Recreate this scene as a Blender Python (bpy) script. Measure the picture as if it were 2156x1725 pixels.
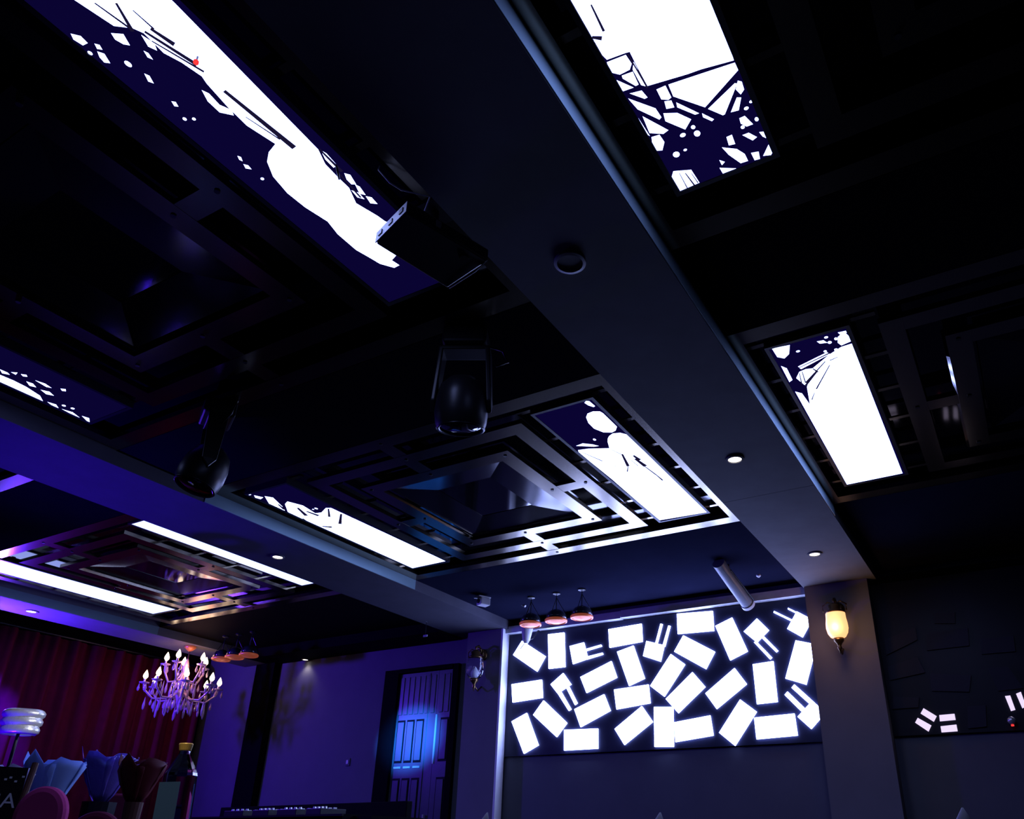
import bpy, bmesh, math, random
from mathutils import Vector, Matrix
random.seed(7)
for o in list(bpy.data.objects): bpy.data.objects.remove(o)
S = bpy.context.scene
COL = S.collection
# ---------------------------------------------------------------- camera
F_PX, CX, CY = 1645.9, 1185.8, 1013.7
W_PX, H_PX = 2156.0, 1725.0
CAM = Vector((0.0, 0.0, 1.15))
R = [Vector((0.8669327, 0.4981630, 0.0161640)),
     Vector((-0.2000591, 0.3774916, -0.9041442)),
     Vector((-0.4565129, 0.7805983, 0.4269218))]
cd = bpy.data.cameras.new('camera'); cam = bpy.data.objects.new('camera', cd); COL.objects.link(cam)
cd.sensor_fit = 'HORIZONTAL'; cd.sensor_width = 36.0; cd.lens = F_PX / W_PX * 36.0
cd.shift_x = -(CX - W_PX / 2) / W_PX; cd.shift_y = (CY - H_PX / 2) / W_PX
cd.clip_start = 0.02; cd.clip_end = 60
m = Matrix.Identity(4)
for i in range(3):
    m[i][0] = R[0][i]; m[i][1] = -R[1][i]; m[i][2] = -R[2][i]; m[i][3] = CAM[i]
cam.matrix_world = m
S.camera = cam
# ---------------------------------------------------------------- world, exposure
w = bpy.data.worlds.new('night'); S.world = w; w.use_nodes = True
w.node_tree.nodes['Background'].inputs[0].default_value = (0.10, 0.13, 0.35, 1)
w.node_tree.nodes['Background'].inputs[1].default_value = 0.0
vs = S.view_settings
S.display_settings.display_device = 'sRGB'
vs.view_transform = 'Standard'; vs.look = 'None'; vs.gamma = 1.0; vs.exposure = 0.0
vs.use_curve_mapping = False
PANEL_L = 7.5      # radiance of the backlit ceiling panels
BOARD_L = 18.0      # radiance of the lit wall tiles
BLUE = (0.085, 0.012, 1.0)
ZC, ZB, YW = 3.30, 3.21, 6.70      # ceiling height, beam underside, far wall

def ray(u, v):
    a, b = (u - CX) / F_PX, (v - CY) / F_PX
    return R[0] * a + R[1] * b + R[2]
def atz(u, v, z): d = ray(u, v); return CAM + d * ((z - CAM.z) / d.z)
def aty(u, v, y): d = ray(u, v); return CAM + d * (y / d.y)

def lamp(name, kind, loc, color, energy, target=None, size=0.05, spot=40, blend=0.6):
    l = bpy.data.lights.new(name, kind); l.color = color; l.energy = energy
    if kind == 'AREA': l.size = size
    else: l.shadow_soft_size = size
    if kind == 'SPOT': l.spot_size = math.radians(spot); l.spot_blend = blend
    o = bpy.data.objects.new(name, l); COL.objects.link(o); o.location = loc
    if target is not None:
        o.rotation_euler = (Vector(target) - Vector(loc)).to_track_quat('-Z', 'Y').to_euler()
    return o
# club stage lights, and spots added to brighten single things, mostly without fixtures
STAGE = Vector((-8.82, 3.55, 2.80))
lamp('stage_blue_light', 'SPOT', STAGE + Vector((0.16, 0.02, 0.02)), BLUE, 340, (-6.6, 5.2, 2.95), 0.08, 150, 0.5)
lamp('stage_curtain_light', 'SPOT', (-8.62, 4.0, 3.12), (0.05, 0.004, 1.0), 340, (-9.2, 4.1, 1.9), 0.03, 58, 0.9)
lamp('added_floor_wash', 'SPOT', (-5.35, 1.55, 0.30), (0.05, 0.002, 1.0), 480, (-4.9, 2.35, 3.2), 0.05, 56, 1.0)  # added from below to turn the middle beam's underside blue
lamp('beam_blue_fill', 'SPOT', (-8.48, 3.30, 2.72), (0.11, 0.03, 1.0), 50, (-8.35, 3.85, 3.21), 0.05, 95, 0.9)  # extra lamp added close by to brighten the stage beam
lamp('lamp_fill_spot', 'SPOT', (-2.25, 2.55, 2.80), (0.85, 0.85, 1.0), 300, (-5.19, 2.55, 1.80), 0.02, 7.0, 0.6)  # white spot added to brighten the silver lamp shade
lamp('bottle_fill_spot', 'SPOT', (-1.17, 0.30, 3.18), (1.0, 0.85, 0.65), 75, (-1.68, 1.2, 1.30), 0.03, 9, 0.7)  # warm spot added to brighten the bottle cap, no downlight built
lamp('stage_red_light', 'SPOT', (-8.2, 5.3, 0.55), (1.0, 0.02, 0.07), 13, (-9.25, 5.5, 0.75), 0.05, 70, 1.0)
lamp('bouquet_blue_fill', 'SPOT', (-3.62, 2.40, 2.80), (0.10, 0.16, 1.0), 26, (-4.05, 2.25, 1.40), 0.03, 34, 0.8)  # blue spot added near the left moving head to brighten the bouquets
lamp('door_blue_light', 'SPOT', (-2.22, 2.42, 2.86), (0.02, 0.22, 1.0), 14000, (-5.66, 6.62, 2.20), 0.03, 8.0, 1.0)

# ---------------------------------------------------------------- materials
def mat(name, col, rough=0.6, metal=0.0, spec=0.3, emit=None, es=0.0, noise=0.0, nscale=20.0, trans=0.0, ior=1.45, bump=0.0):
    M = bpy.data.materials.new(name); M.use_nodes = True
    nt = M.node_tree; b = nt.nodes['Principled BSDF']
    b.inputs['Base Color'].default_value = (*col, 1)
    b.inputs['Roughness'].default_value = rough
    b.inputs['Metallic'].default_value = metal
    b.inputs['Specular IOR Level'].default_value = spec
    b.inputs['IOR'].default_value = ior
    if trans: b.inputs['Transmission Weight'].default_value = trans
    if emit:
        b.inputs['Emission Color'].default_value = (*emit, 1); b.inputs['Emission Strength'].default_value = es
    if noise or bump:
        tc = nt.nodes.new('ShaderNodeTexCoord'); n = nt.nodes.new('ShaderNodeTexNoise')
        n.inputs['Scale'].default_value = nscale; n.inputs['Detail'].default_value = 4
        nt.links.new(tc.outputs['Object'], n.inputs['Vector'])
        if noise:
            mx = nt.nodes.new('ShaderNodeMix'); mx.data_type = 'RGBA'
            mx.inputs[6].default_value = tuple(c * (1 - noise) for c in col) + (1,)
            mx.inputs[7].default_value = tuple(min(1, c * (1 + noise)) for c in col) + (1,)
            nt.links.new(n.outputs['Fac'], mx.inputs[0]); nt.links.new(mx.outputs[2], b.inputs['Base Color'])
        if bump:
            bp = nt.nodes.new('ShaderNodeBump'); bp.inputs['Strength'].default_value = bump; bp.inputs['Distance'].default_value = 0.004
            nt.links.new(n.outputs['Fac'], bp.inputs['Height']); nt.links.new(bp.outputs['Normal'], b.inputs['Normal'])
    return M
def emis(name, col, s):
    M = bpy.data.materials.new(name); M.use_nodes = True; nt = M.node_tree
    nt.nodes.remove(nt.nodes['Principled BSDF'])
    e = nt.nodes.new('ShaderNodeEmission'); e.inputs[0].default_value = (*col, 1); e.inputs[1].default_value = s
    nt.links.new(e.outputs[0], nt.nodes['Material Output'].inputs[0]); return M
COOL = (0.34, 0.42, 1.0)
MT = dict(
    ceil=mat('ceiling_black', (0.006, 0.006, 0.009), 0.8, spec=0.0, noise=0.25, nscale=6),
    soffit=mat('soffit_navy', (0.009, 0.010, 0.024), 0.9, spec=0.0, noise=0.2, nscale=5),
    gloss=mat('black_glass', (0.006, 0.006, 0.010), 0.06, spec=0.45),
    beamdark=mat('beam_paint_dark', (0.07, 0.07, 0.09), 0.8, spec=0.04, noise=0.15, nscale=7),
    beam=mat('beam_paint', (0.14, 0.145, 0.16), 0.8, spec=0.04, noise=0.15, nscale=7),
    wall=mat('wall_paint', (0.12, 0.123, 0.15), 0.8, spec=0.05, noise=0.1, nscale=5),
    pillar=mat('pillar_paint', (0.17, 0.17, 0.185), 0.75, spec=0.1, noise=0.1, nscale=5),
    dark=mat('dark_trim', (0.003, 0.003, 0.004), 0.7, spec=0.03, noise=0.2),
    floor=mat('dark_floor', (0.004, 0.004, 0.005), 0.7, spec=0.04, noise=0.3, nscale=3),
    bar=mat('champagne_bar', (0.28, 0.25, 0.18), 0.2, metal=1.0, noise=0.06, nscale=40),
    chrome=mat('polished_chrome', (0.5, 0.5, 0.52), 0.06, metal=1.0),
    lacquer=mat('black_lacquer', (0.006, 0.006, 0.010), 0.14, spec=0.7),
    bolt=mat('bolt', (0.01, 0.01, 0.015), 0.4),
    frame=mat('panel_frame', (0.012, 0.012, 0.016), 0.4),
    inkblue=emis('print_dark_blue', (0.0030, 0.0013, 0.031), 1.0),
    ink=emis('print_ink', (0.010, 0.007, 0.03), 1.0),
    lit=emis('lit_print', COOL, PANEL_L),
    lit2=emis('lit_plain_panel', COOL, 3.4),
    tile=emis('lit_tile', COOL, BOARD_L),
    tile2=emis('lit_tile_violet', (0.78, 0.66, 1.0), 1.15),
    tileoff=mat('unlit_tile', (0.022, 0.022, 0.036), 0.45, spec=0.2),
    board=mat('board_navy', (0.020, 0.022, 0.050), 0.45, spec=0.25, noise=0.3, nscale=8),
    board2=mat('board_black', (0.010, 0.010, 0.016), 0.4, spec=0.25),
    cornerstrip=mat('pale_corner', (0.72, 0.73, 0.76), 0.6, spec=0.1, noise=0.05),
    tube=mat('tube_grey', (0.16, 0.17, 0.20), 0.45, metal=0.3),
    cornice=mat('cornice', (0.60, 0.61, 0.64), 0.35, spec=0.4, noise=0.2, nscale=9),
    black=mat('black_plastic', (0.010, 0.010, 0.013), 0.35, spec=0.4),
    blackm=mat('black_metal', (0.03, 0.03, 0.035), 0.3, metal=0.8),
    silver=mat('silver', (0.75, 0.76, 0.80), 0.3, metal=0.65, bump=0.6, nscale=40),
    grey=mat('grey_metal', (0.36, 0.37, 0.41), 0.45, metal=0.2, noise=0.1),
    white=mat('white_plastic', (0.6, 0.6, 0.64), 0.5),
    shade=mat('smoked_shade', (0.05, 0.055, 0.07), 0.12, metal=0.5, spec=0.8),
    copper=mat('copper', (0.55, 0.18, 0.09), 0.4, metal=0.6, emit=(1.0, 0.20, 0.07), es=0.16),  # lamp glow put into the metal itself as weak emission
    copperglow=emis('lamp_glow', (1.0, 0.30, 0.10), 0.9),
    groove=mat('door_groove', (0.004, 0.004, 0.006), 0.5, spec=0.1),
    ledge=mat('door_ledge', (0.45, 0.45, 0.5), 0.4),
    matblack=mat('matt_black', (0.004, 0.004, 0.005), 0.8, spec=0.04),
    edgeglow2=mat('dim_panel_light_edge', (0.17, 0.27, 0.30), 0.5, spec=0.2),  # darker version, for weaker panel light on the other two beams
    edgetrim=mat('panel_light_edge', (0.50, 0.72, 0.80), 0.45, spec=0.3),  # panel light on the beam side put into a pale colour
    door=mat('door_lacquer', (0.07, 0.075, 0.09), 0.3, spec=0.35, noise=0.2, nscale=5),
    curtain=mat('red_velvet', (0.16, 0.007, 0.035), 0.85, spec=0.1, noise=0.3, nscale=12),
    glass=mat('clear_glass', (0.85, 0.9, 1.0), 0.03, trans=1.0, ior=1.45),
    crystal=mat('crystal', (0.75, 0.55, 0.72), 0.08, spec=0.9, metal=0.3),
    flame=emis('candle_bulb', (1.0, 0.72, 0.52), 5.0),
    gold=mat('gold_cap', (0.95, 0.62, 0.16), 0.45, metal=0.15),
    brass=mat('dark_brass', (0.14, 0.09, 0.04), 0.3, metal=0.9),
    bluepaper=mat('pale_blue_paper', (0.30, 0.45, 0.85), 0.6, spec=0.2),
    labelpaper=mat('label_paper', (0.045, 0.105, 0.24), 0.6),
    lilac=mat('lilac_paper', (0.5, 0.45, 0.75), 0.6, spec=0.2),
    cello=mat('cellophane', (0.20, 0.12, 0.62), 0.10, spec=1.0, bump=0.8, nscale=25),
    redleaf=mat('red_flower', (0.14, 0.012, 0.02), 0.6),
    pink=mat('pink_velvet', (0.80, 0.08, 0.34), 0.8, spec=0.1),
    wine=mat('wine_velvet', (0.20, 0.025, 0.075), 0.8, spec=0.1),
    stick=mat('brown_wood', (0.16, 0.07, 0.05), 0.6),
    napkin=mat('white_cloth', (0.80, 0.79, 0.82), 0.8, spec=0.1),
    letter=mat('white_letter', (0.9, 0.9, 0.92), 0.6),
    down=emis('downlight_led', (1.0, 0.90, 0.80), 6.0),
    bluelens=emis('blue_lens', (0.25, 0.30, 1.0), 30.0),
    purplelens=emis('purple_lens', (0.05, 0.01, 0.45), 0.5),
    redled=emis('red_led', (1.0, 0.05, 0.05), 1.0),
)
# frosted lamp glass: emission falling off with height inside the real lamp
def sconce_glass():
    M = mat('amber_glass', (0.8, 0.5, 0.3), 0.35, spec=0.5, emit=(1.0, 0.50, 0.20), es=1.4)
    return M
MT['amber'] = sconce_glass()

# ---------------------------------------------------------------- mesh helpers
def add_box(bm, x0, x1, y0, y1, z0, z1):
    v = [bm.verts.new(p) for p in ((x0,y0,z0),(x1,y0,z0),(x1,y1,z0),(x0,y1,z0),(x0,y0,z1),(x1,y0,z1),(x1,y1,z1),(x0,y1,z1))]
    for f in ((3,2,1,0),(4,5,6,7),(0,1,5,4),(1,2,6,5),(2,3,7,6),(3,0,4,7)): bm.faces.new([v[i] for i in f])
def bx(*a):
    bm = bmesh.new(); add_box(bm, *a); return bm
def add_prism(bm, poly, d):
    """closed polygon (3D points) extruded by vector d"""
    a = [bm.verts.new(p) for p in poly]; b = [bm.verts.new(Vector(p) + Vector(d)) for p in poly]
    bm.faces.new(a); bm.faces.new(b[::-1])
    n = len(a)
    for i in range(n): bm.faces.new((a[i], b[i], b[(i+1) % n], a[(i+1) % n]))
def add_lathe(bm, prof, seg=24, org=(0,0,0), cap=True, sx=1.0, sy=1.0):
    org = Vector(org); rings = []
    for r, z in prof:
        rings.append([bm.verts.new(org + Vector((r*sx*math.cos(2*math.pi*i/seg), r*sy*math.sin(2*math.pi*i/seg), z))) for i in range(seg)])
    for a, b in zip(rings, rings[1:]):
        for i in range(seg): bm.faces.new((a[i], a[(i+1) % seg], b[(i+1) % seg], b[i]))
    if cap:
        bm.faces.new(rings[0][::-1]); bm.faces.new(rings[-1])
def add_tube(bm, pts, r, seg=8, r1=None):
    pts = [Vector(p) for p in pts]; rings = []
    n = len(pts)
    for k, p in enumerate(pts):
        t = (pts[min(k+1, n-1)] - pts[max(k-1, 0)]).normalized()
        u = t.cross(Vector((0,0,1)));
        if u.length < 1e-3: u = t.cross(Vector((1,0,0)))
        u.normalize(); v = t.cross(u)
        rr = r if r1 is None else r + (r1 - r) * k / max(1, n-1)
        rings.append([bm.verts.new(p + u*rr*math.cos(2*math.pi*i/seg) + v*rr*math.sin(2*math.pi*i/seg)) for i in range(seg)])
    for a, b in zip(rings, rings[1:]):
        for i in range(seg): bm.faces.new((a[i], a[(i+1) % seg], b[(i+1) % seg], b[i]))
    bm.faces.new(rings[0][::-1]); bm.faces.new(rings[-1])
def obj(name, bm, material, parent=None, smooth=False, bevel=0.0):
    bmesh.ops.recalc_face_normals(bm, faces=bm.faces)
    me = bpy.data.meshes.new(name); bm.to_mesh(me); bm.free()
    if smooth: me.polygons.foreach_set('use_smooth', [True]*len(me.polygons))
    o = bpy.data.objects.new(name, me); COL.objects.link(o)
    me.materials.append(material)
    if parent: o.parent = parent; o.matrix_parent_inverse = parent.matrix_world.inverted() if False else Matrix.Identity(4)
    if bevel:
        md = o.modifiers.new('bevel', 'BEVEL'); md.width = bevel; md.segments = 2; md.limit_method = 'ANGLE'
    return o
def tag(o, label, cat, group=None):
    o['label'] = label; o['category'] = cat
    if group: o['group'] = group
    return o
def thing(name, label, cat, loc=(0,0,0), rotz=0.0, group=None):
    o = bpy.data.objects.new(name, None); COL.objects.link(o); o.location = loc; o.rotation_euler = (0,0,rotz)
    o.empty_display_size = 0.05
    return tag(o, label, cat, group)
def struct(name, bm, material, parent=None, label=None, **k):
    o = obj(name, bm, material, parent, **k)
    if parent is None: o['kind'] = 'structure'
    if label: o['label'] = label
    return o
def dup(root, loc=None, rotz=None, label=None):
    def cp(o, par):
        c = o.copy(); COL.objects.link(c); c.parent = par
        for ch in kids.get(o, []): cp(ch, c)
        return c
    kids = {}
    for ob in list(bpy.data.objects):
        if ob.parent: kids.setdefault(ob.parent, []).append(ob)
    r = cp(root, None)
    if loc is not None: r.location = loc
    if rotz is not None: r.rotation_euler = (0,0,rotz)
    if label: r['label'] = label
    return r

# ================================================================ SETTING
XL, XR, YR = -9.30, 2.60, -2.60
struct('floor', bx(XL-0.1, XR+0.1, YR-0.1, YW+0.1, -0.1, 0.0), MT['floor'], label='dark polished club floor')
struct('ceiling', bx(XL-0.1, XR+0.1, YR-0.1, YW+0.1, 3.385, 3.5), MT['gloss'], label='black glossy ceiling above the lattices')
struct('wall_back', bx(XL-0.1, XR+0.1, YW, YW+0.15, 0, 3.385), MT['wall'], label='dull blue-grey far wall carrying the lit board')
struct('wall_left', bx(XL-0.15, XL, YR, YW, 0, 3.385), MT['dark'], label='dark wall behind the red curtain')
struct('wall_right', bx(XR, XR+0.15, YR, YW, 0, 3.385), MT['dark'])
struct('wall_front', bx(XL, XR, YR-0.15, YR, 0, 3.385), MT['dark'])
# beams along the room
B2 = (-1.45, -0.865); B1 = (-5.15, -4.485); B0 = (-8.60, -8.10)
n = 0
def trim(bm, M, label, **k):
    global n; n += 1
    return struct('trim_%d' % n, bm, M, label=label, **k)
for (a, b), lb in ((B2, 'grey ceiling beam running to the pillar with the lit amber lamp'),
                   (B1, 'grey ceiling beam running to the pillar beside the blue door'),
                   (B0, 'ceiling beam over the stage edge washed in violet light')):
    bm = bmesh.new()
    if (a, b) == B2:      # the paint seam across this beam is a real shadow gap
        add_box(bm, a, b, YR, 4.535, ZB, 3.385); add_box(bm, a, b, 4.539, YW-0.001, ZB, 3.385)
    else: add_box(bm, a, b, YR, YW-0.001, ZB, 3.385)
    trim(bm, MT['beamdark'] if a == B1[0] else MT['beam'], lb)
for xx, nm in ((B2[1], 'right'), (B1[1], 'middle'), (B0[1], 'stage')):
    trim(bx(xx+0.0005, xx+0.005, YR+0.01 if xx == B2[1] else 2.93, 5.1, 3.2125, 3.2985), MT['edgetrim'] if xx == B2[1] else MT['edgeglow2'], 'teal strip with panel light put into its colour, along the side of the %s beam' % nm)  # thin strips added to imitate panel light on the beam sides
# flush ceiling fields between the beams (cross band and far field of each bay)
for x0, x1 in ((B2[1], XR), (B1[1], B2[0]), (B0[1], B1[0])):
    for y0, y1 in ((2.285, 2.925), (5.105, YW-0.001)):
        trim(bx(x0+0.001, x1-0.001, y0, y1, ZC, 3.384), MT['ceil'] if y0 < 3 else (MT['dark'] if x0 == B0[1] else MT['soffit']), 'flat dark ceiling field between two beams, %s' % ('near band' if y0 < 3 else 'far field'))
trim(bx(B0[1]+0.001, B1[0]-0.001, 6.30, YW-0.002, 3.19, ZC-0.001), MT['dark'], 'black soffit over the violet wall and the door')
# pillars
trim(bx(-1.44, -0.93, 6.55, YW-0.002, 0, ZB-0.001), MT['pillar'], 'grey pillar carrying the lit amber wall lamp')
trim(bx(-4.96, -4.54, 6.55, YW-0.002, 0, ZB-0.001), MT['pillar'], 'grey pillar between the blue door and the lit board')
trim(bx(-8.26, -7.93, 6.60, YW-0.002, 0, 3.189), MT['dark'], 'black pilaster in the violet wall')
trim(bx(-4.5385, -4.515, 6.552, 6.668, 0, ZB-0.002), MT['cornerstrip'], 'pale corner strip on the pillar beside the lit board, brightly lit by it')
# cornice over the board, slightly sagging strip of three lengths
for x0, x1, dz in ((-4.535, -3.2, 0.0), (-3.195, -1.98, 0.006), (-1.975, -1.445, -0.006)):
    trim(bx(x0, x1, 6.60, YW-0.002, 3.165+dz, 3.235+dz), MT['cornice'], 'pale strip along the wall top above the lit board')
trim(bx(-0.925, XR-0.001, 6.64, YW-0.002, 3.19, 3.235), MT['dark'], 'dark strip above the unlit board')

# ================================================================ CEILING LATTICES
def rect_bars(parent, cx, hw, y0, y1, wd, z0, z1):
    obj('lattice_bar', bx(cx+hw-wd, cx+hw, y0, y1, z0, z1), MT['bar'], parent)
    obj('lattice_bar', bx(cx-hw, cx-hw+wd, y0, y1, z0, z1), MT['bar'], parent)
    obj('lattice_bar', bx(cx-hw+wd+0.0004, cx+hw-wd-0.0004, y0, y0+wd, z0, z1), MT['bar'], parent)
    obj('lattice_bar', bx(cx-hw+wd+0.0004, cx+hw-wd-0.0004, y1-wd, y1, z0, z1), MT['bar'], parent)
def make_lattice(label, hw3=1.51, hw2=0.835, hw1=0.585):
    """local origin at the coffer centre on the ceiling plane"""
    t = thing('ceiling_lattice', label, 'ceiling lattice', (0,0,ZC), 0, 'square ceiling lattices between the beams')
    zt, zt0 = 0.03, 0.0
    rect_bars(t, 0, hw3, -1.085, 1.085, 0.10, zt0, zt)
    rect_bars(t, 0, hw2, -0.85, 0.865, 0.10, zt0+0.001, zt)
    rect_bars(t, 0, hw1, -0.61, 0.62, 0.105, zt0+0.001, zt)
    # short connectors across the gaps
    for s in (-1, 1):
        obj('connector_bar', bx(-0.085, 0.015, s*0.8655 if s > 0 else -0.9845, s*0.9845 if s > 0 else -0.8505, zt0+0.002, zt), MT['bar'], t)
        obj('connector_bar', bx(-0.085, 0.015, 0.6205 if s > 0 else -0.7495, 0.7645 if s > 0 else -0.6105, zt0+0.002, zt), MT['bar'], t)
        a, b = (hw1+0.0005, hw2-0.1005)
        obj('connector_bar', bx(*((a, b) if s > 0 else (-b, -a)), -0.035, 0.065, zt0+0.002, zt), MT['bar'], t)
        # thin rungs beside the light panel strips
        xi, xo = hw2+0.0005, hw3-0.1005
        for k in range(6):
            y = -0.895 + 0.34*k
            obj('rung', bx(*((xi, xo) if s > 0 else (-xo, -xi)), y-0.014, y+0.014, zt+0.001, zt+0.012), MT['bar'], t)
        # bolts
        for y in (0.565, 0.81, 1.04, -0.56, -0.80, -1.03):
            if s > 0:
                b_ = bmesh.new(); add_lathe(b_, [(0.011, -0.004), (0.011, 0.0)], 10, (-0.035, y, 0)); obj('bolt', b_, MT['bolt'], t)
        for x in (hw1-0.05, hw2-0.05):
            b_ = bmesh.new(); add_lathe(b_, [(0.011, -0.004), (0.011, 0.0)], 10, (s*x, 0.0, 0)); obj('bolt', b_, MT['bolt'], t)
        for y in (0.57, -0.56):
            b_ = bmesh.new(); add_lathe(b_, [(0.011, -0.004), (0.011, 0.0)], 10, (s*(hw1-0.05), y, 0)); obj('bolt', b_, MT['bolt'], t)
    # chamfered mirror frame round a sunk black glass
    a, b = hw1-0.125, hw1-0.37
    ya0, ya1, yb0, yb1 = -0.49, 0.495, -0.26, 0.26
    O = [(-a,ya0,0.03),(a,ya0,0.03),(a,ya1,0.03),(-a,ya1,0.03)]; I = [(-b,yb0,0.055),(b,yb0,0.055),(b,yb1,0.055),(-b,yb1,0.055)]
    for i in range(4):
        j = (i+1) % 4; bm = bmesh.new()
        add_prism(bm, [O[i], O[j], I[j], I[i]], (0,0,0.012)); obj('mirror_bevel', bm, MT['lacquer'], t)
    obj('centre_glass', bx(-b, b, yb0, yb1, 0.058, 0.07), MT['gloss'], t)
    return t
YA, YB = 1.195, 4.015
CX1, CX2, CX0 = -2.965, 0.60, -6.50
lat = make_lattice('square silver ceiling lattice between the two beams nearest the lit board')
lat.location = (CX1, YB, ZC)
dup(lat, (CX1, YA, ZC), label='square ceiling lattice directly above the black projector, mostly dark')
l2b = dup(lat, (CX2, YB, ZC), label='dark ceiling lattice right of the beam, beside the short far light panel')
bm = bmesh.new(); add_prism(bm, [(-0.599, -0.42, 0.0125), (-0.5855, -0.42, 0.001), (-0.5855, -0.42, 0.0125)], (0, 1.05, 0))
obj('polished_edge', bm, MT['chrome'], l2b)['label'] = 'polished chamfered edge catching the wall lamp'
dup(lat, (CX2, YA, ZC), label='dark ceiling lattice right of the beam, at the photo top right')
lat0 = make_lattice('ceiling lattice over the left bay with copper and violet reflections', 1.38, 0.74, 0.545)
lat0.location = (CX0, YB, ZC)
dup(lat0, (CX0, YA, ZC), label='ceiling lattice at the left photo edge with one blue lit bar end')

# ================================================================ CEILING LIGHT PANELS
def pz(l, ox, oy, s): return [(ox + a/s, oy + b/s) for a, b in l]
def light_panel(label, x0, x1, y0, y1, white, dots=(), lines=(), full=False, z=ZC-0.004):
    cx, cy = (x0+x1)/2, (y0+y1)/2
    t = thing('ceiling_light_panel', label, 'light panel', (cx, cy, z))
    bm = bmesh.new()
    f = 0.018
    for a in ((x0-f, x1+f, y0-f, y0, ), (x0-f, x1+f, y1, y1+f), (x0-f, x0, y0, y1), (x1, x1+f, y0, y1)):
        add_box(bm, a[0]-cx, a[1]-cx, a[2]-cy, a[3]-cy, -0.004, 0.045)
    obj('panel_frame', bm, MT['frame'], t)
    obj('printed_sheet', bx(x0-cx, x1-cx, y0-cy, y1-cy, 0.0, 0.03), MT['lit2'] if full else MT['inkblue'], t)
    if full: return t
    def P(u, v, dz):
        p = atz(u, v, z)
        return Vector((min(max(p.x, x0+0.002), x1-0.002)-cx, min(max(p.y, y0+0.002), y1-0.002)-cy, dz))
    bm = bmesh.new()
    def face(pts):
        q = []
        for p in pts:
            if not q or (p - q[-1]).length > 1e-4: q.append(p)
        if len(q) > 2 and (q[0]-q[-1]).length < 1e-4: q.pop()
        if len(q) < 3: return
        bm.faces.new([bm.verts.new(p) for p in q])
    for poly in white: face([P(u, v, -0.0015) for u, v in poly])
    for u, v, r in dots:
        c = P(u, v, -0.0015); e = (P(u+r, v, -0.0015)-c).length; e = max(e, 0.006)
        k = random.uniform(0.8, 1.6)
        face([c + Vector((e*math.cos(i*math.pi/5), e*k*math.sin(i*math.pi/5), 0)) for i in range(10)])
    bmesh.ops.triangulate(bm, faces=bm.faces[:])
    for f_ in bm.faces:
        if f_.normal.z > 0: f_.normal_flip()
    o = obj('lit_print', bm, MT['lit'], t)
    o['label'] = 'bright white printed shapes on the dark blue sheet'
    if lines:
        bm = bmesh.new()
        for (ua, va), (ub, vb), wd in lines:
            a, b = P(ua, va, -0.003), P(ub, vb, -0.003); d = (b-a)
            nrm = Vector((-d.y, d.x, 0)).normalized() * wd/2
            bm.faces.new([bm.verts.new(p) for p in (a+nrm*0.6, b+nrm, b-nrm, a-nrm*0.6)])
        o = obj('branch_print', bm, MT['ink'], t); o['label'] = 'thin dark printed branch lines'
    return t

Z1 = lambda l: pz(l, 0, 0, 2.0)
w1 = [Z1([(225,-60),(480,108),(560,118),(605,138),(690,222),(765,262),(850,320),(872,352),(960,450),(1040,528),(1160,605),(1132,640),(1125,680),(1150,742),(1210,812),(1285,872),(1380,932),(1422,985),(1500,1052),(1560,1086),(1600,1110),(1660,1127),(1682,1116),(1650,1095),(1700,1040),(1760,990),(1620,930),(1590,908),(1500,855),(1470,790),(1420,742),(1370,690),(1340,628),(735,10),(660,-60)]),
      Z1([(298,140),(340,150),(370,180),(350,190),(310,165)]), Z1([(468,138),(520,142),(548,190),(520,185),(485,165)]),
      Z1([(595,145),(650,180),(662,212),(625,195)]), Z1([(605,212),(625,222),(645,250),(622,240)]),
      Z1([(410,215),(440,225),(465,265),(440,262),(420,240)]), Z1([(398,182),(420,188),(432,208),(410,205)]),
      Z1([(608,308),(630,318),(648,350),(625,342)]), Z1([(850,378),(880,392),(925,440),(975,462),(985,485),(925,472),(875,425)]),
      Z1([(722,425),(740,428),(752,448),(735,446)]), Z1([(1000,655),(1015,660),(1022,678),(1008,672)]), Z1([(1025,690),(1045,695),(1060,712),(1035,708)]),
      Z1([(1350,630),(1375,645),(1420,695),(1405,705),(1370,670)]), Z1([(1450,728),(1475,735),(1500,775),(1480,775),(1460,755)]),
      Z1([(1495,775),(1515,785),(1540,820),(1515,815)]), Z1([(1480,800),(1510,810),(1535,838),(1505,830)]), Z1([(1540,825),(1565,830),(1590,858),(1560,855)])]
d1 = [(278/2+250, 500/2, 4), (817/2, 500/2, 4), (540/2, 268/2, 6), (1105/2, 752/2, 4), (380/2, 222/2, 4)]
l1 = [((475,95),(620,305),0.012)]
l1 = [((a[0]/2, a[1]/2), (b[0]/2, b[1]/2), w_) for a, b, w_ in
      (((945,380),(1240,620),0.022), ((1035,490),(1180,585),0.006), ((400,10),(560,125),0.008), ((490,10),(560,130),0.012), ((635,118),(735,185),0.016),
       ((560,40),(650,120),0.006), ((610,130),(830,270),0.014), ((640,170),(860,300),0.008), ((1420,985),(1500,1052),0.003), ((1345,625),(1440,720),0.012), ((1430,730),(1520,830),0.008))]
light_panel('long ceiling panel with white bird-shaped print, partly behind the black projector', -2.055, -1.665, 0.29, 1.985, w1, d1, l1)
Z2 = lambda l: pz(l, 900, 0, 2.3956)
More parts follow.
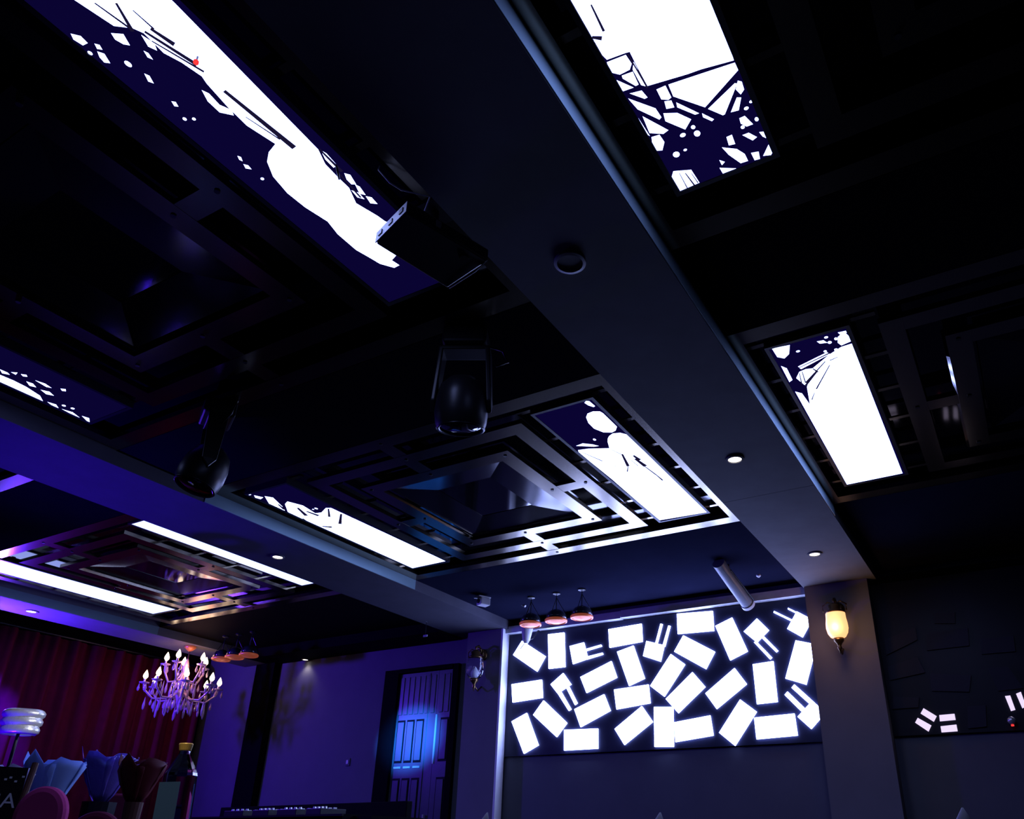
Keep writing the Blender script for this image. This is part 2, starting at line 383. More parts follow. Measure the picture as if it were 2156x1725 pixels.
w2 = [Z2(l) for l in ([(680,-50),(1410,-50),(1545,285),(1545,303),(1380,348),(1310,373),(1110,432),(1060,340),(1020,260),(1000,265),(905,300),(865,285),(830,215),(885,195),(820,185)],
  [(905,312),(1000,275),(1030,320),(1020,350),(970,375),(925,370),(893,330)], [(980,380),(1035,360),(1065,425),(1050,432),(985,395)],
  [(948,405),(1040,440),(980,462)], [(1020,470),(1080,455),(1110,490),(1095,497)], [(1040,310),(1105,435),(1078,428),(1035,350)],
  [(1215,425),(1380,370),(1550,314),(1572,350),(1400,540),(1240,485)], [(1155,450),(1200,430),(1230,490),(1215,502),(1180,500)],
  [(1195,510),(1230,505),(1245,540),(1205,548)], [(1255,515),(1370,570),(1350,577),(1260,540)], [(1415,548),(1550,418),(1562,420),(1500,575),(1490,580)],
  [(1385,570),(1445,600),(1435,610),(1390,590)], [(1565,405),(1585,410),(1597,450),(1580,475),(1555,450)], [(1530,565),(1560,490),(1582,490),(1570,555)],
  [(1012,495),(1150,545),(1180,590),(1170,602),(1060,550)], [(1190,570),(1260,568),(1330,600),(1300,652),(1200,610)],
  [(1085,585),(1215,655),(1190,674),(1120,670)], [(1058,595),(1122,685),(1105,682)], [(1130,690),(1170,678),(1195,715),(1185,757),(1155,760),(1123,720)],
  [(1240,862),(1330,855),(1372,920),(1275,962),(1232,890)], [(1485,742),(1560,750),(1600,775),(1617,810),(1580,822),(1520,780)],
  [(1508,690),(1535,678),(1552,725),(1520,732)], [(1588,680),(1620,668),(1662,690),(1640,707)], [(1573,595),(1600,583),(1642,625),(1610,637),(1580,622)],
  [(1673,665),(1705,658),(1715,692),(1690,687)], [(1693,785),(1720,728),(1752,765),(1735,788)], [(1632,770),(1670,763),(1677,800),(1650,807)],
  [(1473,845),(1557,848),(1490,874)], [(1472,806),(1500,815),(1485,832)])]
d2 = [(900+a/2.3956, b/2.3956, r/2.3956) for a, b, r in ((1255,778,17),(1300,755,9),(1360,672,16),(1288,680,15),(1340,640,11),(1608,545,12),(1635,510,8),(1590,640,10),(1660,600,9))]
l2 = [((900+a[0]/2.3956, a[1]/2.3956), (900+b[0]/2.3956, b[1]/2.3956), w_) for a, b, w_ in
      (((825,20),(890,155),0.008), ((820,190),(880,190),0.014), ((1270,870),(1310,945),0.004), ((1300,870),(1345,930),0.006), ((1330,870),(1365,920),0.004), ((1010,270),(1110,440),0.006))]
light_panel('wide ceiling light panel with web-like dark print at the photo top, right of the beam', -0.71, -0.37, 0.29, 2.005, w2, d2, l2)
Z3 = lambda l: pz(l, 1500, 600, 2.654)
w3 = [Z3(l) for l in ([(785,325),(1062,1052),(747,1116),(462,595),(500,605),(545,668),(528,570),(590,480),(560,465),(650,390),(720,345)],
  [(330,350),(380,345),(432,335),(428,385),(402,410),(362,402)], [(383,452),(415,465),(447,530),(430,542)], [(485,485),(520,470),(560,465),(585,485),(520,562),(468,520)],
  [(700,290),(735,260),(772,280),(780,312),(720,337),(700,322)], [(583,315),(620,308),(642,322),(600,327)], [(478,455),(640,375),(657,385),(495,470)], [(700,265),(745,255),(750,266),(712,275)])]
d3 = [(1500+a/2.654, 600+b/2.654, r/2.654) for a, b, r in ((478,370,11),(635,292,11),(655,320,11),(690,300,9),(630,370,9),(690,360,10))]
l3 = [((1500+a[0]/2.654, 600+a[1]/2.654), (1500+b[0]/2.654, 600+b[1]/2.654), w_) for a, b, w_ in
      (((630,425),(520,545),0.010), ((655,445),(580,580),0.008), ((480,462),(660,375),0.010), ((560,465),(590,485),0.010), ((585,480),(520,560),0.014), ((500,480),(520,545),0.006), ((570,600),(555,640),0.006), ((700,400),(655,420),0.008), ((485,490),(500,555),0.006))]
light_panel('short bright ceiling light panel right of the beam, near the two small downlights', -0.715, -0.365, 3.115, 4.82, w3, d3, l3)
Z4 = lambda l: pz(l, 1160, 780, 5.074)
w4 = [Z4(l) for l in ([(365,315),(410,328),(472,380),(455,390),(400,372),(358,345)], [(390,460),(450,436),(520,436),(555,455),(705,600),(690,642),(650,662),(560,660),(460,620),(400,560),(376,500)],
  [(605,760),(608,725),(622,700),(660,672),(740,665),(805,682),(1040,880),(1250,1100),(1460,1300),(1690,1500),(1720,1520),(1160,1600),(930,1410),(650,1160),(400,980),(285,872),(290,850),(400,835),(625,830)],
  [(268,805),(340,778),(450,790),(512,806),(460,813)])]
d4 = [(1160+465/5.074, 780+738/5.074, 3)]
l4 = [((1160+a[0]/5.074, 780+a[1]/5.074), (1160+b[0]/5.074, 780+b[1]/5.074), w_) for a, b, w_ in
      (((330,870),(550,965),0.008), ((635,838),(765,900),0.006), ((760,890),(825,1020),0.020), ((825,1020),(815,1080),0.008), ((880,905),(950,955),0.024), ((900,940),(1010,1020),0.028),
       ((820,925),(930,1015),0.005), ((960,990),(1120,1110),0.010), ((1110,1100),(1195,1172),0.012), ((640,1015),(695,1018),0.006))]
light_panel('ceiling light panel with two white ovals, inside the bright silver lattice', -2.01, -1.66, 3.115, 4.83, w4, d4, l4)
Z5 = lambda l: pz(l, 200, 950, 2.695)
w5 = [Z5(l) for l in ([(1340,322),(2010,620),(1803,664),(1290,438),(1200,395),(1150,360),(1095,345),(1078,300),(1092,285),(1180,308),(1250,352),(1285,348),(1310,322)],
  [(963,255),(1010,263),(1062,312),(1078,338),(1050,325),(988,297)], [(903,250),(955,262),(940,272),(908,264)], [(1095,348),(1155,362),(1180,385),(1110,352)])]
d5 = [(200+a/2.695, 950+b/2.695, r/2.695) for a, b, r in ((877,246,9),(1255,325,8),(1238,330,6))]
l5 = [((200+a[0]/2.695, 950+a[1]/2.695), (200+b[0]/2.695, 950+b[1]/2.695), w_) for a, b, w_ in
      (((1397,355),(1390,412),0.024), ((1325,325),(1330,372),0.018), ((1290,425),(1345,430),0.03), ((1150,320),(1200,365),0.03), ((1200,340),(1270,365),0.03), ((1040,300),(1075,330),0.02))]
light_panel('ceiling light panel left of the bright lattice, half patterned and half plain white', -4.285, -3.92, 3.105, 4.82, w5, d5, l5)
Z6 = lambda l: pz(l, 0, 550, 2.156)
w6 = [Z6(l) for l in ([(-80,470),(0,515),(60,540),(120,570),(182,610),(192,636),(150,625),(0,562),(-80,525)], [(50,503),(80,505),(72,515)], [(120,545),(150,555),(165,572),(135,565)],
  [(160,540),(205,555),(235,575),(210,570)], [(185,583),(225,592),(245,610),(210,603)], [(215,638),(255,650),(262,668),(225,655)], [(280,670),(330,685),(355,712),(300,695)], [(372,702),(405,712),(408,736),(385,728)],
  [(275,578),(298,580),(300,590),(282,588)], [(95,512),(120,515),(125,524),(105,522)], [(0,490),(35,505),(45,515),(10,508)])]
light_panel('light panel with scattered white flecks at the left photo edge', -4.27, -3.92, 0.29, 1.99, w6, [(290/2.156, 550+655/2.156, 4), (330/2.156, 550+668/2.156, 4)], [])
light_panel('narrow plain white light panel hugging the left beam, above the violet wall', -5.51, -5.16, 3.06, 4.735, [], full=True)
light_panel('long plain white light panel at the lower left, beside the violet stage beam', -7.65, -7.28, 3.05, 4.72, [], full=True)

# ================================================================ THE LIT BOARD AND THE UNLIT BOARD
def board(label, x0, x1, z0, z1, M, y=YW):
    t = thing('wall_board', label, 'wall board', ((x0+x1)/2, y, z0))
    cx = (x0+x1)/2
    obj('board_sheet', bx(x0-cx, x1-cx, -0.03, -0.002, 0, z1-z0), M, t)
    return t, cx, z0, y
BZ0, BZ1 = 1.965, 3.163
bd, bcx, bz0, by = board('dark wall board covered with glowing white chair-and-table shapes', -4.538, -1.442, BZ0, BZ1, MT['board'])
YF = YW - 0.045
def tile(parent, name, polys, M, ctr, s=2.536, ox=1000, oy=1200, lab=None):
    bm = bmesh.new(); cx, y, z0 = ctr
    for poly in polys:
        P = [aty(ox + a/s, oy + b/s, YF) - Vector((cx, y, z0)) for a, b in poly]
        add_prism(bm, P, (0, 0.0148, 0))
    o = obj(name, bm, M, parent)
    if lab: o['label'] = lab
RECTS = [[(250,380),(375,462),(330,543),(203,455)],[(390,345),(475,335),(480,518),(393,528)],[(712,318),(888,288),(893,383),(718,415)],[(758,438),(845,405),(905,580),(822,620)],
 [(1078,235),(1268,220),(1275,325),(1082,342)],[(1283,300),(1372,255),(1455,435),(1362,483)],[(1112,350),(1280,437),(1232,530),(1063,437)],[(1712,377),(1805,395),(1818,420),(1768,613),(1657,580)],
 [(1483,505),(1592,488),(1615,705),(1505,717)],[(562,573),(727,488),(757,575),(595,657)],[(1045,450),(1120,505),(1010,677),(935,620)],[(1160,547),(1228,625),(1085,765),(1018,690)],
 [(1385,525),(1450,610),(1290,743),(1230,660)],[(195,612),(355,587),(360,683),(200,708)],[(742,640),(925,613),(935,712),(755,745)],[(530,745),(688,665),(722,752),(563,840)],
 [(365,698),(490,818),(435,893),(310,775)],[(195,810),(275,765),(337,937),(260,982)],[(475,855),(655,848),(655,955),(475,965)],[(745,850),(890,728),(948,812),(797,935)],
 [(955,733),(1057,733),(1060,945),(958,945)],[(1062,815),(1255,778),(1272,885),(1070,920)],[(1415,693),(1503,758),(1388,940),(1303,870)],[(1490,790),(1705,768),(1722,885),(1503,905)]]
PRONG = [[[(505,408),(580,388),(602,475),(522,503)],[(578,427),(672,400),(676,408),(580,437)],[(592,465),(680,443),(682,452),(594,479)]],
 [[(915,380),(1010,403),(990,490),(897,460)],[(990,288),(1000,290),(972,396),(962,394)],[(1032,298),(1042,300),(1013,410),(1001,407)]],
 [[(1505,260),(1568,322),(1505,388),(1435,330)],[(1540,353),(1618,432),(1608,440),(1530,363)],[(1500,380),(1585,468),(1575,478),(1490,388)]],
 [[(1718,222),(1800,265),(1748,360),(1667,315)],[(1597,220),(1695,267),(1691,275),(1594,228)],[(1672,203),(1722,228),(1718,234),(1670,210)]],
 [[(470,552),(512,612),(440,660),(403,612)],[(438,655),(455,645),(512,745),(500,753)],[(488,632),(501,624),(545,712),(533,722)]],
 [[(1800,700),(1860,750),(1858,778),(1795,850),(1722,785)],[(1705,612),(1812,709),(1794,724),(1690,630)],[(1668,650),(1760,739),(1745,759),(1653,668)]]]
ctr = (bcx, by, bz0)
for q in RECTS: tile(bd, 'table_tile', [q], MT['tile'], ctr)
for q in PRONG: tile(bd, 'chair_tile', q, MT['tile'], ctr, lab='glowing square tile with two prongs')
b2, b2cx, b2z, b2y = board('unlit black wall board right of the amber lamp pillar, two small lit shapes', -0.925, XR-0.01, 1.98, 3.185, MT['board2'])
ctr2 = (b2cx, b2y, b2z)
for q in ([(465,1190),(600,1272),(570,1330),(435,1245)],[(405,1290),(545,1368),(515,1432),(378,1340)],[(628,1262),(785,1248),(797,1310),(635,1325)],[(642,1378),(805,1360),(818,1428),(652,1440)],
          [(1310,1065),(1365,1058),(1418,1205),(1372,1218)],[(1425,1040),(1475,1020),(1530,1170),(1490,1190)]):
    tile(b2, 'lit_bar_tile', [q], MT['tile2'], ctr2, 4.928, 1850, 1250, 'small glowing violet-white bar')
for q in ([(570,190),(790,190),(795,310),(580,310)],[(490,410),(925,360),(940,540),(500,590)],[(60,480),(380,350),(400,480),(80,640)],[(90,760),(400,660),(480,820),(120,900)],[(530,830),(960,850),(940,1020),(550,1010)],
          [(1130,770),(1345,760),(1500,980),(1240,1010)],[(1050,470),(1400,440),(1420,600),(1070,630)],[(150,1070),(420,1080),(410,1180),(140,1200)],[(920,1170),(1110,1160),(1120,1380),(930,1400)]):
    tile(b2, 'unlit_tile', [q], MT['tileoff'], ctr2, 4.928, 1850, 1250)

# ================================================================ DOOR
dr = bpy.data.objects.new('door_1', None); COL.objects.link(dr); dr.location = (-5.57, YW, 0); dr['kind'] = 'structure'
dr['label'] = 'lacquered double door with slatted panels lit blue'
def dl(name, a, M, **k): return obj(name, bx(*a), M, dr, **k)
dl('door_jamb', (-0.57, -0.375, -0.06, -0.002, 0, 2.93), MT['dark'])
dl('door_jamb', (0.365, 0.44, -0.05, -0.002, 0, 2.93), MT['dark'])
dl('door_head', (-0.374, 0.364, -0.06, -0.002, 2.885, 2.93), MT['dark'])
def leaf(x0, x1, panels):
    """a lacquered leaf with tall inset panels, each in a dark groove, and a small ledge below each"""
    bm = bmesh.new(); add_box(bm, x0, x1, -0.022, -0.003, 0.01, 2.88)
    lf = obj('door_leaf', bm, MT['door'], dr)
    for px0, px1, z0, z1 in panels:
        obj('panel_groove', bx(px0, px1, -0.0245, -0.0225, z0, z1), MT['groove'], lf)
        obj('raised_panel', bx(px0+0.012, px1-0.012, -0.034, -0.025, z0+0.02, z1-0.02), MT['door'], lf, bevel=0.004)
    return lf
P3 = [(-0.345+0.128*k, -0.345+0.128*k+0.104) for k in range(3)]
lf = leaf(-0.372, 0.165, [(a, b, z0, z1) for a, b in P3 for z0, z1 in ((1.95, 2.385), (0.12, 1.80))])
for a, b in P3: obj('panel_ledge', bx(a+0.01, b-0.01, -0.034, -0.0225, 1.895, 1.915), MT['ledge'], lf)
obj('centre_ribs', bx(0.048, 0.054, -0.030, -0.0225, 0.02, 2.86), MT['door'], lf)
for k in range(7):
    x_ = -0.35 + 0.073*k
    obj('top_flute', bx(x_, x_+0.05, -0.030, -0.0225, 2.44, 2.84), MT['door'], lf, bevel=0.006)
lf2 = leaf(0.169, 0.362, [(0.235, 0.345, 1.95, 2.385), (0.235, 0.345, 0.12, 1.80)])
obj('edge_highlight', bx(0.170, 0.186, -0.032, -0.0225, 1.93, 2.42), MT['ledge'], lf2)  # pale strip stands in for the highlight along the leaf edge
for x_ in (0.20, 0.275): obj('top_flute', bx(x_, x_+0.05, -0.030, -0.0225, 2.44, 2.84), MT['door'], lf2, bevel=0.006)
bm = bmesh.new(); add_tube(bm, [(0.125,-0.045,1.45),(0.125,-0.045,0.95)], 0.012, 10); obj('pull_handle', bm, MT['silver'], dr)
p = aty(732, 1605, YW-0.01)
t = thing('wall_switch', 'tiny pale switch on the violet wall left of the blue door', 'switch', (p.x, YW, p.z))
obj('switch_plate', bx(-0.03, 0.03, -0.012, -0.001, -0.04, 0.04), MT['wall'], t, bevel=0.003)
obj('switch_rocker', bx(-0.015, 0.015, -0.02, -0.0125, -0.02, 0.02), MT['white'], t)

# ================================================================ CURTAIN (pleated, along the left wall)
bm = bmesh.new(); N = 300; prev = None
for i in range(N+1):
    y = 0.6 + (6.58-0.6)*i/N
    xx = -9.19 + 0.035*math.sin(y*26 + 0.8*math.sin(y*3.1)) + 0.018*math.sin(y*57+1.3)
    xb = -9.17 + 0.05*math.sin(y*26 + 0.9*math.sin(y*3.1)+0.15) + 0.02*math.sin(y*53)
    cur = [bm.verts.new((xx*(1-k)+xb*k, y, 3.2*(1-k)+0.02*k)) for k in (0, 0.5, 1)]
    if prev:
        for k in range(2): bm.faces.new((prev[k], cur[k], cur[k+1], prev[k+1]))
    prev = cur
cu = obj('stage_curtain', bm, MT['curtain'], smooth=True)
md = cu.modifiers.new('thick', 'SOLIDIFY'); md.thickness = 0.006
tag(cu, 'floor-length pleated red curtain along the left wall behind the chandelier', 'curtain')
bm = bmesh.new(); add_tube(bm, [(-9.20,0.5,3.225),(-9.20,6.62,3.225)], 0.016, 10)
t = thing('curtain_rail', 'thin dark rail along the top of the red curtain', 'rail', (0,0,0)); obj('rail_tube', bm, MT['blackm'], t)
for y in (0.8, 2.2, 3.6, 5.0, 6.4): obj('rail_bracket', bx(-9.299, -9.20, y-0.02, y+0.02, 3.217, 3.233), MT['blackm'], t)

# ================================================================ DOWNLIGHTS
def downlight(label, u, v, z, r=0.042, on=True, e=3.0):
    p = atz(u, v, z)
    t = thing('downlight', label, 'downlight', (p.x, p.y, z), 0)
    bm = bmesh.new(); add_lathe(bm, [(r*1.35, 0.0), (r*1.35, -0.008), (r, -0.010), (r*0.95, 0.0)], 24, cap=False); obj('trim_ring', bm, MT['beam'], t, smooth=False)
    bm = bmesh.new(); add_lathe(bm, [(r*0.94, -0.004), (r*0.94, -0.001)], 24); obj('lens', bm, MT['down'] if on else MT['grey'], t)
    if on: lamp('downlight_beam', 'SPOT', (p.x, p.y, z-0.02), (1.0, 0.86, 0.72), e*0.7, (p.x, p.y, 0), r*0.8, 110, 0.7)
downlight('small lit downlight on the right beam, farther from the amber lamp', 1547, 966, ZB, 0.040)
downlight('small lit downlight on the right beam just before the amber lamp', 1715, 1166, ZB, 0.040)
downlight('small lit downlight on the middle beam between two white light panels', 585, 1172, ZB, 0.040)
downlight('small lit downlight on the violet stage beam at the left', 66, 1287, ZB, 0.046)
p = atz(643, 1388, 3.19)
downlight('small lit downlight in the black soffit over the violet wall', 643, 1388.5, 3.19, 0.034, e=4)
# unlit round speaker
p = atz(1200, 551, ZB)
t = thing('ceiling_speaker', 'dim round unlit ceiling speaker on the right beam beside the projector', 'speaker', (p.x, p.y, ZB))
bm = bmesh.new(); add_lathe(bm, [(0.062, 0.0), (0.062, -0.01), (0.05, -0.012), (0.048, 0.0)], 32, cap=False); obj('speaker_rim', bm, MT['grey'], t)
bm = bmesh.new(); add_lathe(bm, [(0.047, -0.005), (0.047, -0.001)], 32); obj('speaker_grille', bm, MT['pillar'], t)

# ================================================================ WALL LAMPS ON THE PILLARS
def sconce(label, x, z, lit, yw=6.55):
    t = thing('wall_lamp', label, 'wall lamp', (x, yw, z))
    cy = -0.13
    bm = bmesh.new(); add_lathe(bm, [(0.0,0),(0.055,0.004),(0.06,0.02),(0.03,0.03),(0,0.03)], 20, cap=False)
    bmesh.ops.rotate(bm, verts=bm.verts, matrix=Matrix.Rotation(math.radians(90), 3, 'X')); bmesh.ops.translate(bm, verts=bm.verts, vec=(0,-0.002,0.16)); obj('wall_plate', bm, MT['brass'], t, smooth=True)
    bm = bmesh.new(); add_tube(bm, [(0,-0.02,0.16),(0,-0.05,0.21),(0,-0.09,0.235),(0,cy,0.215),(0,cy,0.175)], 0.012, 10); obj('lamp_arm', bm, MT['brass'], t, smooth=True)
    bm = bmesh.new(); add_lathe(bm, [(0.02,0.185),(0.05,0.165),(0.042,0.135),(0.07,0.115),(0.075,0.105),(0.02,0.10)], 20, (0,cy,0)); obj('lamp_cap', bm, MT['brass'], t, smooth=True)
    prof = [(0.076,0.10),(0.078,0.06),(0.084,0.02),(0.086,-0.02),(0.078,-0.06),(0.06,-0.09),(0.036,-0.105)]
    bm = bmesh.new(); add_lathe(bm, prof, 28, (0,cy,0), cap=False); obj('glass_shade', bm, MT['amber'] if lit else MT['glass'], t, smooth=True)
    bm = bmesh.new(); add_lathe(bm, [(0.042,-0.10),(0.040,-0.125),(0.022,-0.145),(0.014,-0.165),(0.020,-0.18),(0.008,-0.20),(0.003,-0.225)], 20, (0,cy,0)); obj('finial', bm, MT['brass'], t, smooth=True)
    bm = bmesh.new(); add_tube(bm, [(0,-0.003,-0.16),(0,-0.06,-0.21),(0,cy,-0.17)], 0.008, 8); obj('lower_scroll', bm, MT['brass'], t, smooth=True)
    for s in (-1, 1):
        bm = bmesh.new(); add_tube(bm, [(0,cy,0.175),(s*0.05,cy,0.20),(s*0.095,cy,0.17),(s*0.09,cy,0.12)], 0.006, 8); obj('scroll_arm', bm, MT['brass'], t, smooth=True)
    bm = bmesh.new(); add_lathe(bm, [(0.014,-0.095),(0.028,-0.06),(0.030,-0.035),(0.018,-0.01),(0.004,0.015)], 16, (0,cy,0)); obj('bulb', bm, MT['down'] if lit else MT['white'], t, smooth=True)
    if lit:
        lamp('wall_lamp_glow', 'POINT', (x, yw+cy-0.11, z-0.03), (1.0, 0.50, 0.22), 2.6, size=0.06)
p = aty(1762, 1318, 6.42)
sconce('glowing amber glass wall lamp on the pillar right of the lit board', p.x, p.z, True)
p = aty(1000, 1408, 6.42)
sconce('unlit clear glass wall lamp on the pillar beside the blue door', p.x, p.z, False)

# ================================================================ PENDANT LAMPS
def make_pendant(label, group):
    t = thing('pendant_lamp', label, 'pendant lamp', (0,0,0), 0, group)
    h = ZC-3.02
    bm = bmesh.new(); add_lathe(bm, [(0.035,0.0),(0.035,-0.012),(0.01,-0.02)], 16); obj('ceiling_rose', bm, MT['black'], t)
    bm = bmesh.new(); add_tube(bm, [(0,0,-0.018),(0,0,-0.17)], 0.004, 6); obj('cord', bm, MT['black'], t)
    for k in range(3):
        c, s_ = math.cos(2.094*k+0.6), math.sin(2.094*k+0.6)
        bm = bmesh.new(); add_tube(bm, [(0.004*c,0.004*s_,-0.05),(0.03*c,0.03*s_,-0.10),(0.085*c,0.085*s_,-0.19),(0.098*c,0.098*s_,-0.25)], 0.003, 6); obj('suspension_wire', bm, MT['blackm'], t)
    bm = bmesh.new(); add_lathe(bm, [(0.015,-0.155),(0.04,-0.165),(0.072,-0.185),(0.088,-0.21),(0.096,-0.25)], 28, cap=False)
    s = obj('lamp_shade', bm, MT['shade'], t, smooth=True); s.modifiers.new('thick','SOLIDIFY').thickness = 0.003
    bm = bmesh.new(); add_lathe(bm, [(0.099,-0.250),(0.104,-0.256),(0.102,-0.272),(0.09,-0.278),(0.086,-0.262)], 28, cap=False); obj('copper_rim', bm, MT['copper'], t, smooth=True)
    bm = bmesh.new(); add_lathe(bm, [(0.0,-0.285),(0.055,-0.280),(0.088,-0.268)], 28, cap=False); obj('glowing_diffuser', bm, MT['copper'], t, smooth=True)
    return t
pend = make_pendant('left one of three black bell pendants in front of the lit board', 'pendants in front of the lit board')
labs = ['left one of three black bell pendants in front of the lit board', 'middle one of three black bell pendants in front of the lit board, glowing most orange', 'right one of three black bell pendants in front of the lit board']
for i, (u, v) in enumerate(((1117,1306),(1171,1299),(1225,1292))):
    p = aty(u, v, 6.0); o = pend if i == 0 else dup(pend)
    o.location = (p.x, 6.0, ZC); o['label'] = labs[i]
labs = ['left one of three black pendants right of the chandelier', 'middle one of three black pendants right of the chandelier', 'right one of three black pendants right of the chandelier, nearest the black pilaster']
for i, (u, v) in enumerate(((465,1391),(493,1388),(523,1383))):
    p = aty(u, v, 5.72); o = dup(pend); o.location = (p.x, 5.72, ZC); o['label'] = labs[i]; o['group'] = 'pendants right of the chandelier'

# ================================================================ CHANDELIER
cc = aty(385, 1436, 5.62)
t = thing('chandelier', 'two-tier crystal chandelier with candle bulbs before the red curtain', 'chandelier', (cc.x, cc.y, ZB))
zb0 = cc.z - ZB   # lower bulb plane
bm = bmesh.new(); add_lathe(bm, [(0.06,0.0),(0.065,-0.02),(0.03,-0.05),(0.01,-0.06)], 20); obj('ceiling_rose', bm, MT['copper'], t, smooth=True)
bm = bmesh.new(); add_tube(bm, [(0,0,-0.05),(0,0,zb0+0.2)], 0.006, 8); obj('chain', bm, MT['brass'], t)
bm = bmesh.new(); add_lathe(bm, [(0.006,zb0+0.26),(0.02,zb0+0.22),(0.035,zb0+0.15),(0.015,zb0+0.08),(0.05,zb0+0.0),(0.02,zb0-0.06),(0.06,zb0-0.12),(0.03,zb0-0.2),(0.012,zb0-0.27)], 20); obj('crystal_column', bm, MT['crystal'], t, smooth=True)
def drop(parent, p, L, r=0.014, red=False):
    bm = bmesh.new(); add_lathe(bm, [(0.001,0),(0.003,-0.015),(r,-L*0.65),(r*0.7,-L*0.9),(0.001,-L)], 6, p); obj('crystal_drop', bm, MT['crystal'], parent)
def arm(parent, ang, rad, zr, zbulb, k):
    c, s = math.cos(ang), math.sin(ang)
    P = [(0.02, zr), (rad*0.35, zr-0.10), (rad*0.7, zr-0.11), (rad*0.97, zbulb-0.11), (rad, zbulb-0.05)]
    bm = bmesh.new(); add_tube(bm, [(c*r_, s*r_, z_) for r_, z_ in P], 0.011, 8); a = obj('arm', bm, MT['crystal'], parent, smooth=True)
    bm = bmesh.new(); add_lathe(bm, [(0.012,-0.055),(0.05,-0.045),(0.055,-0.035),(0.012,-0.04)], 14, (c*rad, s*rad, zbulb)); obj('drip_pan', bm, MT['crystal'], a, smooth=True)
    bm = bmesh.new(); add_tube(bm, [(c*rad,s*rad,zbulb-0.04),(c*rad,s*rad,zbulb)], 0.012, 8); obj('candle_sleeve', bm, MT['crystal'], a)
    bm = bmesh.new(); add_lathe(bm, [(0.010,0.0),(0.027,0.025),(0.025,0.048),(0.012,0.08),(0.002,0.10)], 12, (c*rad,s*rad,zbulb)); obj('candle_bulb', bm, MT['flame'], a, smooth=True)
    for j in range(3):
        aa = ang + (j-1)*2.1
        drop(a, (c*rad+0.045*math.cos(aa), s*rad+0.045*math.sin(aa), zbulb-0.045), 0.09)
    for f_ in (0.3, 0.5, 0.72, 0.88): drop(a, (c*rad*f_, s*rad*f_, zr-0.10), 0.09+0.05*((k+int(f_*10)) % 3))
for i in range(8): arm(t, math.radians(14+45*i), 0.385, zb0-0.10, zb0-0.01, i)
for i in range(5): arm(t, math.radians(10+72*i), 0.22, zb0+0.10, zb0+0.22, i)
for i in range(6): drop(t, (0.10*math.cos(i*1.05), 0.10*math.sin(i*1.05), zb0-0.18), 0.13, 0.016)
bm = bmesh.new(); add_lathe(bm, [(0.001,-0.30+zb0),(0.026,zb0-0.325),(0.026,zb0-0.335),(0.001,zb0-0.36)], 12); obj('crystal_ball', bm, MT['crystal'], t, smooth=True)
lamp('chandelier_glow', 'POINT', (cc.x+0.12, cc.y-0.05, cc.z+0.16), (1.0, 0.45, 0.30), 4.2, size=0.15)

# ================================================================ HANGING EQUIPMENT
# moving heads
def moving_head(label, p, rz, tilt, lens):
    t = thing('moving_head_light', label, 'stage light', (p.x, p.y, ZC), rz)
    zc = p.z - ZC
    bm = bmesh.new(); add_box(bm, -0.10, 0.10, -0.08, 0.08, -0.09, 0.0); obj('base', bm, MT['black'], t, bevel=0.012)
    for s in (-1, 1):
        bm = bmesh.new()
        add_prism(bm, [(s*0.115,-0.05,-0.092),(s*0.115,0.05,-0.092),(s*0.135,0.035,zc+0.0),(s*0.135,0,zc-0.05),(s*0.135,-0.035,zc+0.0)], (-s*0.022,0,0)); obj('yoke_arm', bm, MT['black'], t, bevel=0.006)
    obj('yoke_bridge', bx(-0.115, 0.115, -0.05, 0.05, -0.11, -0.0905), MT['black'], t, bevel=0.006)
    prof = [(0.0,0.12),(0.06,0.115),(0.096,0.08),(0.113,0.02),(0.118,-0.05),(0.112,-0.095),(0.104,-0.115)]
    bm = bmesh.new(); add_lathe(bm, prof, 28, cap=False)
    rot = Matrix.Rotation(tilt, 3, 'X')
    bmesh.ops.rotate(bm, verts=bm.verts, matrix=rot); bmesh.ops.translate(bm, verts=bm.verts, vec=(0,0,zc))
    hd = obj('head', bm, MT['black'], t, smooth=True)
    bm = bmesh.new(); add_lathe(bm, [(0.102,-0.112),(0.108,-0.118),(0.102,-0.124),(0.092,-0.118)], 28, cap=False)
    bmesh.ops.rotate(bm, verts=bm.verts, matrix=rot); bmesh.ops.translate(bm, verts=bm.verts, vec=(0,0,zc)); obj('lens_rim', bm, MT['blackm'], hd, smooth=True)
    bm = bmesh.new(); add_lathe(bm, [(0.0,-0.125),(0.05,-0.122),(0.09,-0.112)], 28, cap=False)
    bmesh.ops.rotate(bm, verts=bm.verts, matrix=rot); bmesh.ops.translate(bm, verts=bm.verts, vec=(0,0,zc)); obj('lens', bm, lens, hd, smooth=True)
    bm = bmesh.new(); add_tube(bm, [(0.06,0.05,-0.02),(0.16,0.06,-0.05),(0.19,0.05,-0.12),(0.14,0.02,-0.16)], 0.005, 6); obj('power_cable', bm, MT['black'], t, smooth=True)
moving_head('black moving-head stage light hanging right of centre, violet glint on its rim', atz(972, 850, 2.93), 0.5, math.radians(12), MT['gloss'])
moving_head('black moving-head stage light hanging over the middle beam at the left', atz(432, 985, 2.93), -0.5, math.radians(-14), MT['gloss'])
# small blue dot lens on the first head is a pilot lamp of its own
p = atz(915, 874, 2.88)

